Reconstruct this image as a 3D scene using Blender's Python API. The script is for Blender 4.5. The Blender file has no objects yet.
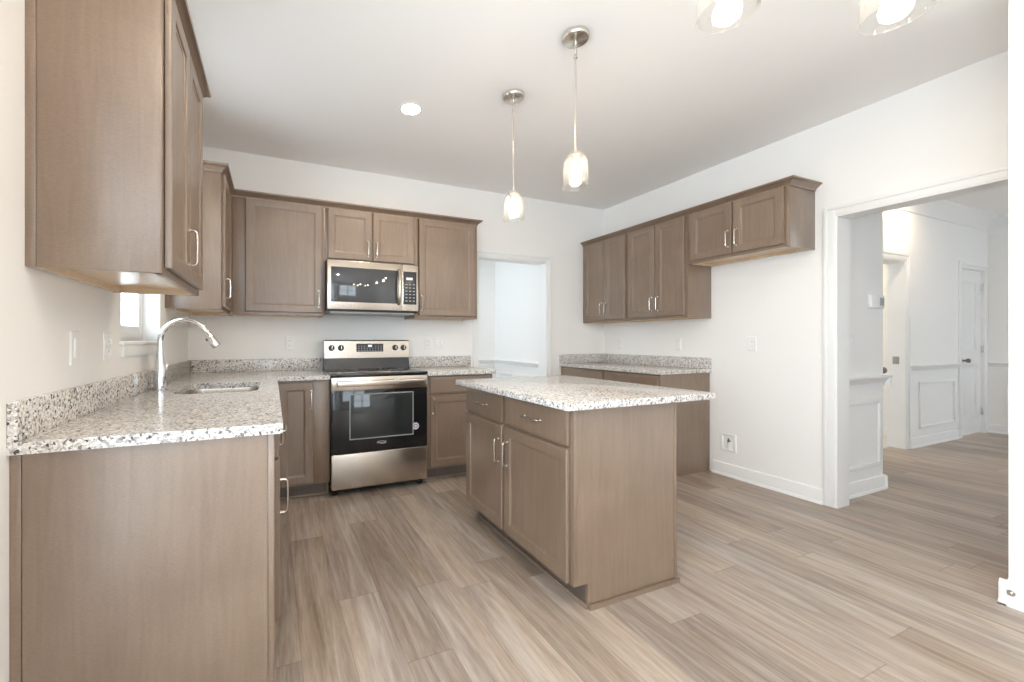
import bpy, bmesh, math, random
from mathutils import Vector, Matrix
random.seed(4)
S = 0.0254                      # everything below is written in inches: x right, d = distance out from the back wall, z up
PI = math.pi
C = bpy.context.scene.collection
sc = bpy.context.scene

# ------------------------------------------------------------------ camera
cd_ = bpy.data.cameras.new('camera'); cam = bpy.data.objects.new('camera', cd_); C.objects.link(cam)
cam.location = (24.24*S, -148.54*S, 46.12*S)
cam.rotation_euler = (PI/2, 0, -math.radians(22.77))
cd_.sensor_width = 36; cd_.lens = 36*410.04/1024
cd_.shift_x = (512-445.22)/1024; cd_.shift_y = -(341-340.47)/1024
cd_.clip_start = 0.02
sc.camera = cam
# ------------------------------------------------------------------ sky, lamps' strength, exposure
w = bpy.data.worlds.new('sky'); sc.world = w; w.use_nodes = True
bg = w.node_tree.nodes['Background']
bg.inputs[0].default_value = (0.80, 0.90, 1.0, 1); bg.inputs[1].default_value = 6.2
sc.view_settings.view_transform = 'Standard'; sc.view_settings.look = 'None'
sc.view_settings.exposure = 0.36; sc.view_settings.gamma = 1; sc.view_settings.use_curve_mapping = False
sc.cycles.max_bounces = 14; sc.cycles.diffuse_bounces = 8; sc.cycles.glossy_bounces = 5
sc.cycles.transparent_max_bounces = 24; sc.cycles.sample_clamp_indirect = 6
sc.cycles.caustics_reflective = False; sc.cycles.caustics_refractive = False
BULB = 62.0; CAN = 230.0

def portal(name, loc, rot, sx, sy):
    l = bpy.data.lights.new(name, 'AREA'); l.shape = 'RECTANGLE'; l.size = sx*S; l.size_y = sy*S
    l.cycles.is_portal = True
    o = bpy.data.objects.new(name, l); C.objects.link(o)
    o.location = (loc[0]*S, -loc[1]*S, loc[2]*S); o.rotation_euler = rot; o['kind'] = 'helper'
portal('daylight_side', (-7, 175, 49), (0, -PI/2, 0), 94, 122)
portal('daylight_breakfast', (38, 283, 60), (-PI/2, 0, 0), 64, 72)
portal('daylight_sink', (-7, 48, 68), (0, -PI/2, 0), 46, 28)
portal('daylight_hall', (44, -26, 64), (0, -PI/2, 0), 64, 30)
portal('daylight_foyer', (310, 233, 52), (-PI/2, 0, 0), 60, 88)

# ------------------------------------------------------------------ materials
def mat(name):
    m = bpy.data.materials.new(name); m.use_nodes = True
    return m, m.node_tree.nodes, m.node_tree.links, m.node_tree.nodes['Principled BSDF']
def plain(name, col, rough=.5, metal=0, spec=.5, emit=None, es=0, bump=0, bscale=60):
    m, n, l, p = mat(name)
    p.inputs['Base Color'].default_value = (*col, 1); p.inputs['Roughness'].default_value = rough
    p.inputs['Metallic'].default_value = metal; p.inputs['Specular IOR Level'].default_value = spec
    if emit: p.inputs['Emission Color'].default_value = (*emit, 1); p.inputs['Emission Strength'].default_value = es
    t = n.new('ShaderNodeTexNoise'); t.inputs['Scale'].default_value = bscale; t.inputs['Detail'].default_value = 3
    tc = n.new('ShaderNodeTexCoord'); l.new(tc.outputs['Object'], t.inputs['Vector'])
    if bump:
        b = n.new('ShaderNodeBump'); b.inputs['Strength'].default_value = bump; b.inputs['Distance'].default_value = .001
        l.new(t.outputs['Fac'], b.inputs['Height']); l.new(b.outputs[0], p.inputs['Normal'])
    else:
        r = n.new('ShaderNodeMapRange'); r.inputs['To Min'].default_value = max(.02, rough*.9); r.inputs['To Max'].default_value = min(1, rough*1.1)
        l.new(t.outputs['Fac'], r.inputs['Value']); l.new(r.outputs[0], p.inputs['Roughness'])
    return m
def ramp(n, pts):
    r = n.new('ShaderNodeValToRGB'); e = r.color_ramp.elements
    while len(e) < len(pts): e.new(.5)
    for k, (q, c) in enumerate(pts): e[k].position = q; e[k].color = (*c, 1)
    return r
def wood(name, c0, c1, c2, rough=.38, spec=.5, sc3=(26, 26, 2.2), coat=.55):
    m, n, l, p = mat(name)
    tc = n.new('ShaderNodeTexCoord'); oi = n.new('ShaderNodeObjectInfo')
    ad = n.new('ShaderNodeVectorMath'); ad.operation = 'MULTIPLY_ADD'
    ad.inputs[1].default_value = (1, 1, 1); l.new(tc.outputs['Object'], ad.inputs[0])
    cm = n.new('ShaderNodeCombineXYZ'); ml = n.new('ShaderNodeMath'); ml.operation = 'MULTIPLY'; ml.inputs[1].default_value = 9
    l.new(oi.outputs['Random'], ml.inputs[0])
    for k in range(3): l.new(ml.outputs[0], cm.inputs[k])
    l.new(cm.outputs[0], ad.inputs[2])
    def noise(s, det, scale, dist=0):
        mp = n.new('ShaderNodeMapping'); mp.inputs['Scale'].default_value = s; l.new(ad.outputs[0], mp.inputs['Vector'])
        t = n.new('ShaderNodeTexNoise'); t.inputs['Scale'].default_value = scale; t.inputs['Detail'].default_value = det
        t.inputs['Distortion'].default_value = dist; l.new(mp.outputs[0], t.inputs['Vector']); return t
    g = noise(sc3, 6, 1.6, .8)          # long grain
    f = noise((1, 1, 1), 3, 3.2, .6)    # blotchy stain
    h = noise((55, 55, 260), 2, 2.0)     # short cross figure
    a = n.new('ShaderNodeMath'); a.operation = 'MULTIPLY_ADD'; a.inputs[1].default_value = .34
    l.new(g.outputs['Fac'], a.inputs[0])
    b = n.new('ShaderNodeMath'); b.operation = 'MULTIPLY_ADD'; b.inputs[1].default_value = .40; b.inputs[2].default_value = 0
    l.new(f.outputs['Fac'], b.inputs[0])
    c = n.new('ShaderNodeMath'); c.operation = 'MULTIPLY_ADD'; c.inputs[1].default_value = .34
    l.new(h.outputs['Fac'], c.inputs[0]); l.new(b.outputs[0], c.inputs[2]); l.new(c.outputs[0], a.inputs[2])
    r = ramp(n, [(.32, c0), (.5, c1), (.68, c2)]); l.new(a.outputs[0], r.inputs[0]); l.new(r.outputs[0], p.inputs['Base Color'])
    p.inputs['Roughness'].default_value = rough; p.inputs['Specular IOR Level'].default_value = spec
    p.inputs['Coat Weight'].default_value = coat; p.inputs['Coat Roughness'].default_value = .3
    bm_ = n.new('ShaderNodeBump'); bm_.inputs['Strength'].default_value = .06; bm_.inputs['Distance'].default_value = .001
    l.new(g.outputs['Fac'], bm_.inputs['Height']); l.new(bm_.outputs[0], p.inputs['Normal'])
    return m
M = {}
M['wood'] = wood('stained_maple', (.152, .098, .063), (.195, .131, .087), (.243, .170, .118), rough=.42, spec=.7, coat=.7)
M['inner'] = wood('natural_maple', (.56, .40, .25), (.66, .50, .33), (.74, .58, .41), rough=.22)
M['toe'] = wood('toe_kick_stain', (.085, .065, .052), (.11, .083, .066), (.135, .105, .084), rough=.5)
M['wall'] = plain('wall_paint', (.88, .87, .85), .75, spec=.3, bump=.05, bscale=180)
M['ceil'] = plain('ceiling_paint', (.90, .885, .87), .85, spec=.2, bump=.08, bscale=140)
M['white'] = plain('white_trim_paint', (.86, .86, .85), .35, spec=.5)
M['plate'] = plain('white_plastic', (.84, .84, .83), .3)
M['slot'] = plain('dark_slot', (.10, .10, .10), .5)
M['nickel'] = plain('brushed_nickel', (.70, .66, .60), .26, 1)
M['chrome'] = plain('polished_chrome', (.86, .87, .88), .06, 1)
M['black'] = plain('black_enamel', (.012, .012, .013), .25)
M['glass'] = plain('black_oven_glass', (.010, .011, .012), .05, spec=.6)
M['mglass'] = plain('microwave_window_glass', (.05, .052, .055), .05, spec=.75)
M['oven_in'] = plain('oven_window_tint', (.030, .034, .034), .05, spec=.65)
M['grey'] = plain('grey_trim_line', (.30, .33, .33), .3)
M['darkgrey'] = plain('dark_grey_panel', (.035, .035, .038), .22)
M['bronze'] = plain('satin_door_hardware', (.30, .28, .25), .3, 1)
M['sticker'] = plain('sticker_paper', (.62, .52, .66), .5)
M['led'] = plain('display_digits', (.1, .1, .1), .4, emit=(.8, .9, 1), es=.8)
M['logo'] = plain('logo_print', (.8, .8, .8), .4)
M['tile'] = plain('pale_floor_tile', (.62, .62, .60), .3)
M['bulb'] = plain('lit_bulb', (1, 1, 1), .5, emit=(1, .83, .63), es=BULB)
M['can'] = plain('lit_downlight', (1, 1, 1), .5, emit=(1, .82, .61), es=CAN)

def steel():
    m, n, l, p = mat('stainless_steel')
    p.inputs['Metallic'].default_value = 1; p.inputs['Roughness'].default_value = .27
    p.inputs['Base Color'].default_value = (.60, .53, .455, 1)
    tc = n.new('ShaderNodeTexCoord'); mp = n.new('ShaderNodeMapping'); mp.inputs['Scale'].default_value = (2, 2, 500)
    t = n.new('ShaderNodeTexNoise'); t.inputs['Scale'].default_value = 2
    l.new(tc.outputs['Object'], mp.inputs[0]); l.new(mp.outputs[0], t.inputs[0])
    r = n.new('ShaderNodeMapRange'); r.inputs['To Min'].default_value = .23; r.inputs['To Max'].default_value = .27
    l.new(t.outputs['Fac'], r.inputs['Value']); l.new(r.outputs[0], p.inputs['Roughness'])
    return m
M['steel'] = steel()

def granite():
    m, n, l, p = mat('speckled_granite')
    tc = n.new('ShaderNodeTexCoord')
    ns = n.new('ShaderNodeTexNoise'); ns.inputs['Scale'].default_value = 90; ns.inputs['Detail'].default_value = 2
    l.new(tc.outputs['Object'], ns.inputs['Vector'])
    mx = n.new('ShaderNodeVectorMath'); mx.operation = 'MULTIPLY_ADD'; mx.inputs[1].default_value = (.012, .012, .012)
    l.new(ns.outputs['Color'], mx.inputs[0]); l.new(tc.outputs['Object'], mx.inputs[2])
    def cells(scale, pts):
        v = n.new('ShaderNodeTexVoronoi'); v.inputs['Scale'].default_value = scale; l.new(mx.outputs[0], v.inputs['Vector'])
        s = n.new('ShaderNodeSeparateColor'); l.new(v.outputs['Color'], s.inputs[0])
        r = ramp(n, pts); r.color_ramp.interpolation = 'CONSTANT'; l.new(s.outputs[0], r.inputs[0]); return r
    big = cells(150, [(0, (.72, .69, .655)), (.34, (.58, .55, .52)), (.56, (.80, .78, .75)), (.74, (.40, .38, .36)), (.87, (.22, .21, .20)), (.95, (.08, .075, .07))])
    sm = cells(330, [(0, (1, 1, 1)), (.62, (.88, .86, .84)), (.86, (.62, .60, .58)), (.96, (.35, .35, .34))])
    mm = n.new('ShaderNodeMix'); mm.data_type = 'RGBA'; mm.blend_type = 'MULTIPLY'; mm.inputs['Factor'].default_value = .8
    l.new(big.outputs[0], mm.inputs[6]); l.new(sm.outputs[0], mm.inputs[7]); l.new(mm.outputs[2], p.inputs['Base Color'])
    p.inputs['Roughness'].default_value = .14; p.inputs['Specular IOR Level'].default_value = .5
    return m
M['granite'] = granite()

def floor_mat():
    m, n, l, p = mat('oak_vinyl_planks')
    tc = n.new('ShaderNodeTexCoord'); sp = n.new('ShaderNodeSeparateXYZ'); l.new(tc.outputs['Object'], sp.inputs[0])
    def math_(op, a, b=None, c=None):
        q = n.new('ShaderNodeMath'); q.operation = op
        for k, v in enumerate((a, b, c)):
            if v is None: continue
            if isinstance(v, (int, float)): q.inputs[k].default_value = v
            else: l.new(v, q.inputs[k])
        return q.outputs[0]
    W_, L_ = 7.0*S, 48*S
    xs = math_('DIVIDE', sp.outputs[0], W_); col = math_('FLOOR', xs); fx = math_('FRACT', xs)
    wn = n.new('ShaderNodeTexWhiteNoise'); wn.noise_dimensions = '1D'; l.new(col, wn.inputs['W'])
    ys = math_('ADD', math_('DIVIDE', sp.outputs[1], L_), wn.outputs['Value']); row = math_('FLOOR', ys); fy = math_('FRACT', ys)
    cb = n.new('ShaderNodeCombineXYZ'); l.new(col, cb.inputs[0]); l.new(row, cb.inputs[1])
    w2 = n.new('ShaderNodeTexWhiteNoise'); w2.noise_dimensions = '2D'; l.new(cb.outputs[0], w2.inputs['Vector'])
    # grain, shifted plank by plank
    sh = n.new('ShaderNodeCombineXYZ')
    l.new(math_('ADD', sp.outputs[0], math_('MULTIPLY', w2.outputs['Value'], 7.3)), sh.inputs[0])
    l.new(math_('ADD', sp.outputs[1], math_('MULTIPLY', w2.outputs['Value'], 19.0)), sh.inputs[1])
    def noise(s, scale, det, dist):
        mp = n.new('ShaderNodeMapping'); mp.inputs['Scale'].default_value = s; l.new(sh.outputs[0], mp.inputs[0])
        t = n.new('ShaderNodeTexNoise'); t.inputs['Scale'].default_value = scale; t.inputs['Detail'].default_value = det; t.inputs['Distortion'].default_value = dist
        l.new(mp.outputs[0], t.inputs[0]); return t.outputs['Fac']
    band = noise((8, .55, 1), 1.7, 6, 2.4)
    fine = noise((95, 5.0, 1), 1.8, 7, 1.2)
    v = math_('ADD', math_('MULTIPLY', band, .56), math_('ADD', math_('MULTIPLY', fine, .30), math_('MULTIPLY', w2.outputs['Value'], .16)))
    r = ramp(n, [(.30, (.190, .145, .113)), (.43, (.290, .230, .184)), (.55, (.386, .319, .264)), (.70, (.500, .434, .376))])
    l.new(v, r.inputs[0])
    # thin joints
    ex = math_('LESS_THAN', math_('MINIMUM', fx, math_('SUBTRACT', 1, fx)), .008)
    ey = math_('LESS_THAN', math_('MINIMUM', fy, math_('SUBTRACT', 1, fy)), .0016)
    j = math_('MAXIMUM', ex, ey)
    mm = n.new('ShaderNodeMix'); mm.data_type = 'RGBA'; mm.blend_type = 'MULTIPLY'; mm.inputs[7].default_value = (.74, .71, .68, 1)
    tint = noise((3, .5, 1), 1.3, 3, .5)
    tr_ = ramp(n, [(.38, (1.03, .995, .95)), (.62, (.96, .985, 1.03))]); l.new(tint, tr_.inputs[0])
    tm = n.new('ShaderNodeMix'); tm.data_type = 'RGBA'; tm.blend_type = 'MULTIPLY'; tm.inputs['Factor'].default_value = 1
    l.new(r.outputs[0], tm.inputs[6]); l.new(tr_.outputs[0], tm.inputs[7])
    l.new(j, mm.inputs['Factor']); l.new(tm.outputs[2], mm.inputs[6]); l.new(mm.outputs[2], p.inputs['Base Color'])
    rr = n.new('ShaderNodeMapRange'); rr.inputs['To Min'].default_value = .30; rr.inputs['To Max'].default_value = .46
    l.new(fine, rr.inputs['Value']); l.new(rr.outputs[0], p.inputs['Roughness'])
    p.inputs['Specular IOR Level'].default_value = .4
    b = n.new('ShaderNodeBump'); b.inputs['Strength'].default_value = .08; b.inputs['Distance'].default_value = .001
    l.new(fine, b.inputs['Height']); l.new(b.outputs[0], p.inputs['Normal'])
    return m
M['floor'] = floor_mat()

def clear(name, tint, fac=.5, haze=0.0, seeds=False):
    m, n, l, p = mat(name)
    out = n['Material Output']
    tr = n.new('ShaderNodeBsdfTransparent'); tr.inputs[0].default_value = (*tint, 1)
    gl = n.new('ShaderNodeBsdfGlossy'); gl.inputs['Roughness'].default_value = .04
    fr = n.new('ShaderNodeLayerWeight'); fr.inputs['Blend'].default_value = .5      # Schlick: the same from both sides of a thin pane
    pw = n.new('ShaderNodeMath'); pw.operation = 'POWER'; pw.inputs[1].default_value = fac; l.new(fr.outputs['Facing'], pw.inputs[0])
    ma = n.new('ShaderNodeMath'); ma.operation = 'MULTIPLY_ADD'; ma.inputs[1].default_value = .9; ma.inputs[2].default_value = .04
    l.new(pw.outputs[0], ma.inputs[0])
    mx = n.new('ShaderNodeMixShader')
    l.new(ma.outputs[0], mx.inputs[0]); l.new(tr.outputs[0], mx.inputs[1]); l.new(gl.outputs[0], mx.inputs[2])
    last = mx
    if haze:
        df = n.new('ShaderNodeBsdfTranslucent'); df.inputs[0].default_value = (.95, .95, .95, 1)
        m2 = n.new('ShaderNodeMixShader'); m2.inputs[0].default_value = haze
        l.new(mx.outputs[0], m2.inputs[1]); l.new(df.outputs[0], m2.inputs[2]); last = m2
        if seeds:
            tc = n.new('ShaderNodeTexCoord'); v = n.new('ShaderNodeTexVoronoi'); v.inputs['Scale'].default_value = 170
            l.new(tc.outputs['Object'], v.inputs['Vector'])
            mr = n.new('ShaderNodeMapRange'); mr.inputs['From Min'].default_value = .25; mr.inputs['From Max'].default_value = .0
            mr.inputs['To Min'].default_value = haze; mr.inputs['To Max'].default_value = .14
            l.new(v.outputs['Distance'], mr.inputs['Value']); l.new(mr.outputs[0], m2.inputs[0])
    l.new(last.outputs[0], out.inputs['Surface'])
    return m
M['pane'] = clear('window_glass', (.97, .98, .98), 5.0)
M['shade'] = clear('seeded_clear_glass', (.97, .97, .96), 3.0, .02, True)

# ------------------------------------------------------------------ mesh helpers
class MB:
    def __init__(s): s.bm = bmesh.new()
    def box(s, x0, x1, y0, y1, z0, z1, bev=0, seg=2):
        t = bmesh.new(); bmesh.ops.create_cube(t, size=1)
        for v in t.verts: v.co = Vector((x0+(v.co.x+.5)*(x1-x0), y0+(v.co.y+.5)*(y1-y0), z0+(v.co.z+.5)*(z1-z0)))
        if bev: bmesh.ops.bevel(t, geom=t.edges[:], offset=bev, segments=seg, affect='EDGES', profile=.5)
        s._add(t); return s
    def _add(s, t, mx=None):
        if mx: bmesh.ops.transform(t, matrix=mx, verts=t.verts)
        me = bpy.data.meshes.new('t'); t.to_mesh(me); t.free(); s.bm.from_mesh(me); bpy.data.meshes.remove(me)
    def prism(s, pts, axis, a0, a1):
        """closed outline pts (2-D) pushed along an axis. axis 'x': pts are (y,z); 'y': (x,z); 'z': (x,y)"""
        f = {'x': lambda p, a: (a, p[0], p[1]), 'y': lambda p, a: (p[0], a, p[1]), 'z': lambda p, a: (p[0], p[1], a)}[axis]
        A = [s.bm.verts.new(f(p, a0)) for p in pts]; B = [s.bm.verts.new(f(p, a1)) for p in pts]
        k = len(pts); fs = [s.bm.faces.new(A), s.bm.faces.new(B[::-1])]
        for i in range(k): fs.append(s.bm.faces.new((A[i], B[i], B[(i+1) % k], A[(i+1) % k])))
        bmesh.ops.recalc_face_normals(s.bm, faces=fs); return s
    def lathe(s, prof, c=(0, 0, 0), n=32, axis='z'):
        rows = []
        for (r, h) in prof:
            row = []
            for k in range(n):
                a = 2*PI*k/n; p = (r*math.cos(a), r*math.sin(a), h)
                if axis == 'x': p = (p[2], p[0], p[1])
                if axis == 'y': p = (p[0], -p[2], p[1])
                row.append(s.bm.verts.new((c[0]+p[0], c[1]+p[1], c[2]+p[2])))
            rows.append(row)
        fs = []
        for i in range(len(rows)-1):
            for k in range(n): fs.append(s.bm.faces.new((rows[i][k], rows[i][(k+1) % n], rows[i+1][(k+1) % n], rows[i+1][k])))
        for row, (r, h) in ((rows[0], prof[0]), (rows[-1], prof[-1])):
            if r > .02: 
                pass
        bmesh.ops.recalc_face_normals(s.bm, faces=fs); return s
    def cyl(s, c, r, h, axis='z', n=24, bev=0):
        """h along +axis from c (axis 'y' runs outwards, towards the viewer)"""
        b = bev or min(r, abs(h))*.08
        return s.lathe([(.001, 0), (r-b, 0), (r, b), (r, h-b), (r-b, h), (.001, h)], c, n, axis)
    def tube(s, path, r, n=12):
        P = [Vector(p) for p in path]; R = r if isinstance(r, (list, tuple)) else [r]*len(P)
        T = [(P[min(i+1, len(P)-1)]-P[max(i-1, 0)]).normalized() for i in range(len(P))]
        u = T[0].orthogonal().normalized(); rows = []
        for i, p in enumerate(P):
            u = (u - T[i]*u.dot(T[i])).normalized(); v = T[i].cross(u)
            rows.append([s.bm.verts.new(p+(u*math.cos(2*PI*k/n)+v*math.sin(2*PI*k/n))*R[i]) for k in range(n)])
        fs = []
        for i in range(len(rows)-1):
            for k in range(n): fs.append(s.bm.faces.new((rows[i][k], rows[i][(k+1) % n], rows[i+1][(k+1) % n], rows[i+1][k])))
        fs.append(s.bm.faces.new(rows[0])); fs.append(s.bm.faces.new(rows[-1]))
        bmesh.ops.recalc_face_normals(s.bm, faces=fs); return s
    def rings(s, x0, x1, z0, z1, prof, y):
        """a rectangular front x0..x1, z0..z1 whose depth follows prof = [(inset, height)] outwards (-y) from the plane y"""
        L = []
        for (i, h) in prof:
            L.append([s.bm.verts.new((a, y-h, b)) for a, b in ((x0+i, z0+i), (x1-i, z0+i), (x1-i, z1-i), (x0+i, z1-i))])
        fs = [s.bm.faces.new(L[0]), s.bm.faces.new(L[-1])]
        for A, B in zip(L, L[1:]):
            for k in range(4): fs.append(s.bm.faces.new((A[k], A[(k+1) % 4], B[(k+1) % 4], B[k])))
        bmesh.ops.recalc_face_normals(s.bm, faces=fs); return s
    def build(s, name, m, parent=None, smooth=True):
        bmesh.ops.transform(s.bm, matrix=Matrix.Scale(S, 4), verts=s.bm.verts)
        me = bpy.data.meshes.new(name); s.bm.to_mesh(me); s.bm.free()
        o = bpy.data.objects.new(name, me); C.objects.link(o)
        me.materials.append(M[m] if isinstance(m, str) else m)
        if smooth:
            me.polygons.foreach_set('use_smooth', [True]*len(me.polygons))
            try: me.set_sharp_from_angle(angle=math.radians(32))
            except Exception: pass
        if parent: o.parent = parent
        return o
def thing(name, label, cat, x=0, d=0, z=0, rz=0, group=None):
    o = bpy.data.objects.new(name, None); C.objects.link(o); o.empty_display_size = .05
    o.location = (x*S, -d*S, z*S); o.rotation_euler = (0, 0, rz); o['label'] = label; o['category'] = cat
    if group: o['group'] = group
    return o
def tag(o, label, cat, group=None):
    o['label'] = label; o['category'] = cat
    if group: o['group'] = group
    return o
def struct(name, mb, m, parent=None):
    o = mb.build(name, m, parent)
    if not parent: o['kind'] = 'structure'
    return o
def D(mb, x0, x1, d0, d1, z0, z1, bev=0):     # a box given by d instead of y
    return mb.box(min(x0, x1), max(x0, x1), -max(d0, d1), -min(d0, d1), min(z0, z1), max(z0, z1), bev)

# ------------------------------------------------------------------ the room
W, H = 167.1, 107.3
REAR = 280
struct('floor', D(MB(), -6, 380, -60, REAR+4, -4, 0), 'floor')
struct('ceiling', D(MB(), -6, 380, -60, REAR+4, H, H+5), 'ceil')
def wall_x(mb, x0, x1, d0, d1, holes, z1=H):
    """wall whose thickness is x0..x1, running d0..d1, with holes (da, db, za, zb)"""
    a = d0
    for (da, db, za, zb) in sorted(holes):
        D(mb, x0, x1, a, da, 0, z1)
        if za > 0: D(mb, x0, x1, da, db, 0, za)
        if zb < z1: D(mb, x0, x1, da, db, zb, z1)
        a = db
    D(mb, x0, x1, a, d1, 0, z1); return mb
def wall_d(mb, d0, d1, x0, x1, holes, z1=H):
    a = x0
    for (xa, xb, za, zb) in sorted(holes):
        D(mb, a, xa, d0, d1, 0, z1)
        if za > 0: D(mb, xa, xb, d0, d1, 0, za)
        if zb < z1: D(mb, xa, xb, d0, d1, zb, z1)
        a = xb
    D(mb, a, x1, d0, d1, 0, z1); return mb
struct('wall_left', wall_x(MB(), -4.6, 0, -5, REAR, [(35, 61.5, 46, 90), (114, 236, 2, 96)]), 'wall')
struct('wall_back', wall_d(MB(), -5, 0, 0, W+6, [(101, 134.6, 0, 80.3)]), 'wall')
OD0, OD1, OZ = 86.1, 122, 80.5
struct('wall_right', wall_x(MB(), W, W+5.6, 0, REAR, [(OD0, OD1, 0, OZ)]), 'wall')
NX, ND = 142.6, 120.6
struct('wall_pier', D(MB(), NX, W, ND, REAR, 0, H), 'wall')
struct('wall_rear', wall_d(MB(), REAR, REAR+6, -6, W, [(6, 70, 24, 96)]), 'wall')
# hall behind the back doorway
struct('wall_hall_side', D(MB(), 136, 141, -52, -5, 0, H), 'wall')
struct('wall_hall_end', D(MB(), 44, 136, -52, -47.5, 0, H), 'wall')
struct('wall_hall_added_window', wall_x(MB(), 44, 48, -47.5, -5, [(-41, -11, 32, 96)]), 'wall')
# foyer beyond the right-hand opening
FD, FW2, FX = 83.3, 63.6, 356.9
struct('wall_foyer_stub', D(MB(), W+5.6, 200, FW2, FD, 0, H), 'wall')
struct('wall_foyer', wall_d(MB(), FW2-5, FW2, W+6, FX+5, [(238, 271.5, 0, 79.6), (326, 351.6, 0, 80.6)]), 'wall')
struct('wall_foyer_far', D(MB(), FX, FX+5, FW2, 236, 0, H), 'wall')
struct('wall_foyer_front', wall_d(MB(), 231, 236, W+5.6, FX, [(280, 340, 8, 96)]), 'wall')
# small room behind the foyer doorway
struct('wall_closet_side', D(MB(), 296, 300, 5, FW2-5, 0, H), 'wall')
struct('wall_closet_end', D(MB(), 190, 300, 1, 5, 0, H), 'wall')
struct('floor_closet', D(MB(), 178, 296, 5, FW2-4, 0, .25), 'tile')

BASE = [(0, 0), (.95, 0), (.95, .25), (.7, .75), (.55, .8), (.55, 3.4), (.35, 4.1), (0, 4.25)]   # skirting profile (out, up)
def run_y(mb, prof, x, sgn, d0, d1, z=0):      # profile extruded along d on a wall at x, facing sgn
    return mb.prism([(x+sgn*a, z+b) for a, b in prof], 'y', -d1, -d0)
def run_x(mb, prof, d, x0, x1, z=0, sgn=1):    # profile extruded along x on a wall facing the viewer
    return mb.prism([(-(d+sgn*a), z+b) for a, b in prof], 'x', x0, x1)
struct('baseboard_right', run_y(MB(), BASE, W, -1, 52, OD0-2.6), 'white')
struct('baseboard_back', run_x(MB(), BASE, 0, 137.2, 141), 'white')
b = run_y(MB(), BASE, NX, -1, ND-.95, 276); run_x(b, BASE, ND, NX-.95, W, sgn=-1)
struct('baseboard_pier', b, 'white')
struct('baseboard_left', run_y(MB(), BASE, 0, 1, 95, 276), 'white')
b = run_x(MB(), BASE, FD, W+5.6, 200.95); run_y(b, BASE, 200, 1, 66, FD+.95)
struct('baseboard_stub', b, 'white')
b = run_x(MB(), BASE, FW2, 275.2, 322.4); run_x(b, BASE, FW2, 355.2, FX)
struct('baseboard_foyer', b, 'white')
struct('baseboard_far', run_y(MB(), BASE, FX, -1, FW2, 230), 'white')
struct('baseboard_closet', run_y(MB(), BASE, 296, -1, 5, FW2-5), 'white')
b = run_y(MB(), BASE, 136, -1, -47.5, -5.6); run_x(b, BASE, -47.5, 48, 136)
struct('baseboard_hall', b, 'white')
# chair rails and wainscot frames
RAIL = [(0, 0), (.5, .1), (.5, 1.0), (.9, 1.6), (1.5, 2.6), (1.7, 2.8), (1.7, 3.3), (0, 3.4)]
b = run_x(MB(), RAIL, FD, W+5.6, 201.6, 32); run_y(b, RAIL, 200, 1, 66, FD+1.6, 32)
struct('trim_1', b, 'white')
struct('trim_2', run_x(MB(), RAIL, FW2, 275.2, 322, 32), 'white')
struct('trim_3', run_y(MB(), RAIL, FX, -1, FW2, 230, 32), 'white')
b = run_y(MB(), RAIL, 136, -1, -47.5, -5.6, 32.6); run_x(b, RAIL, -47.5, 48, 136, 32.6)
struct('trim_4', b, 'white')
def frame_x(mb, d, x0, x1, z0, z1, t=1.3, h=.6):     # picture-frame moulding on a wall facing the viewer
    for a in ((x0+t, x1-t, z0, z0+t), (x0+t, x1-t, z1-t, z1), (x0, x0+t, z0, z1), (x1-t, x1, z0, z1)):
        D(mb, a[0], a[1], d, d+h, a[2], a[3], .18)
    return mb
def frame_y(mb, x, sgn, d0, d1, z0, z1, t=1.3, h=.6):
    for a in ((d0+t, d1-t, z0, z0+t), (d0+t, d1-t, z1-t, z1), (d0, d0+t, z0, z1), (d1-t, d1, z0, z1)):
        D(mb, x, x+sgn*h, a[0], a[1], a[2], a[3], .18)
    return mb
struct('trim_5', frame_x(MB(), FD, 176, 197.8, 7.6, 28.2), 'white')
struct('trim_6', frame_x(MB(), FW2, 283.5, 319, 7.6, 28.2), 'white')
struct('trim_7', frame_y(MB(), FX, -1, 69, 100, 7.6, 28.2), 'white')
b = frame_y(MB(), 136, -1, -44, -28, 8, 29.5); frame_y(b, 136, -1, -25, -9, 8, 29.5); frame_x(b, -47.5, 104, 132, 8, 29.5)
struct('trim_8', b, 'white')
CROWN = [(0, 0), (.5, 0), (.7, 1.4), (2.6, 4.2), (4.4, 5.4), (4.6, 6), (4.6, 6.3), (0, 6.3)]
b = run_x(MB(), CROWN, FW2, 200, FX, H-6.3); run_x(b, CROWN, FD, W+5.6, 200+4.6, H-6.3); run_y(b, CROWN, 200, 1, FW2, FD+4.6, H-6.3)
struct('trim_9', b, 'white')
b = run_y(MB(), CROWN, FX, -1, FW2, 230, H-6.3); run_y(b, CROWN, W+5.6, 1, FD, 230, H-6.3)
struct('trim_10', b, 'white')
# casings round the openings
def casing_x(mb, d, x0, x1, z, t=2.4, h=.7, sgn=1):    # round an opening x0..x1 in a wall facing the viewer
    for (a0, a1, b0, b1) in ((x0-t*.62, x0, 0, z+t*.62), (x1, x1+t*.62, 0, z+t*.62), (x0, x1, z, z+t*.62)):
        D(mb, a0, a1, d, d+sgn*h*.7, b0, b1, .12)
    for (a0, a1, b0, b1) in ((x0-t, x0-t*.62, 0, z+t), (x1+t*.62, x1+t, 0, z+t), (x0-t*.62, x1+t*.62, z+t*.62, z+t)):
        D(mb, a0, a1, d, d+sgn*h, b0, b1, .15)
    return mb
b = casing_x(MB(), 0, 101, 134.6, 80.3); casing_x(b, -5, 101, 134.6, 80.3, sgn=-1)
for a in ((100.7, 101.4), (134.2, 134.9)): D(b, a[0], a[1], -5.2, .3, 0, 80.3)
D(b, 101.4, 134.2, -5.2, .3, 79.9, 80.6)
struct('trim_11', b, 'white')
b = MB()
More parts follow.
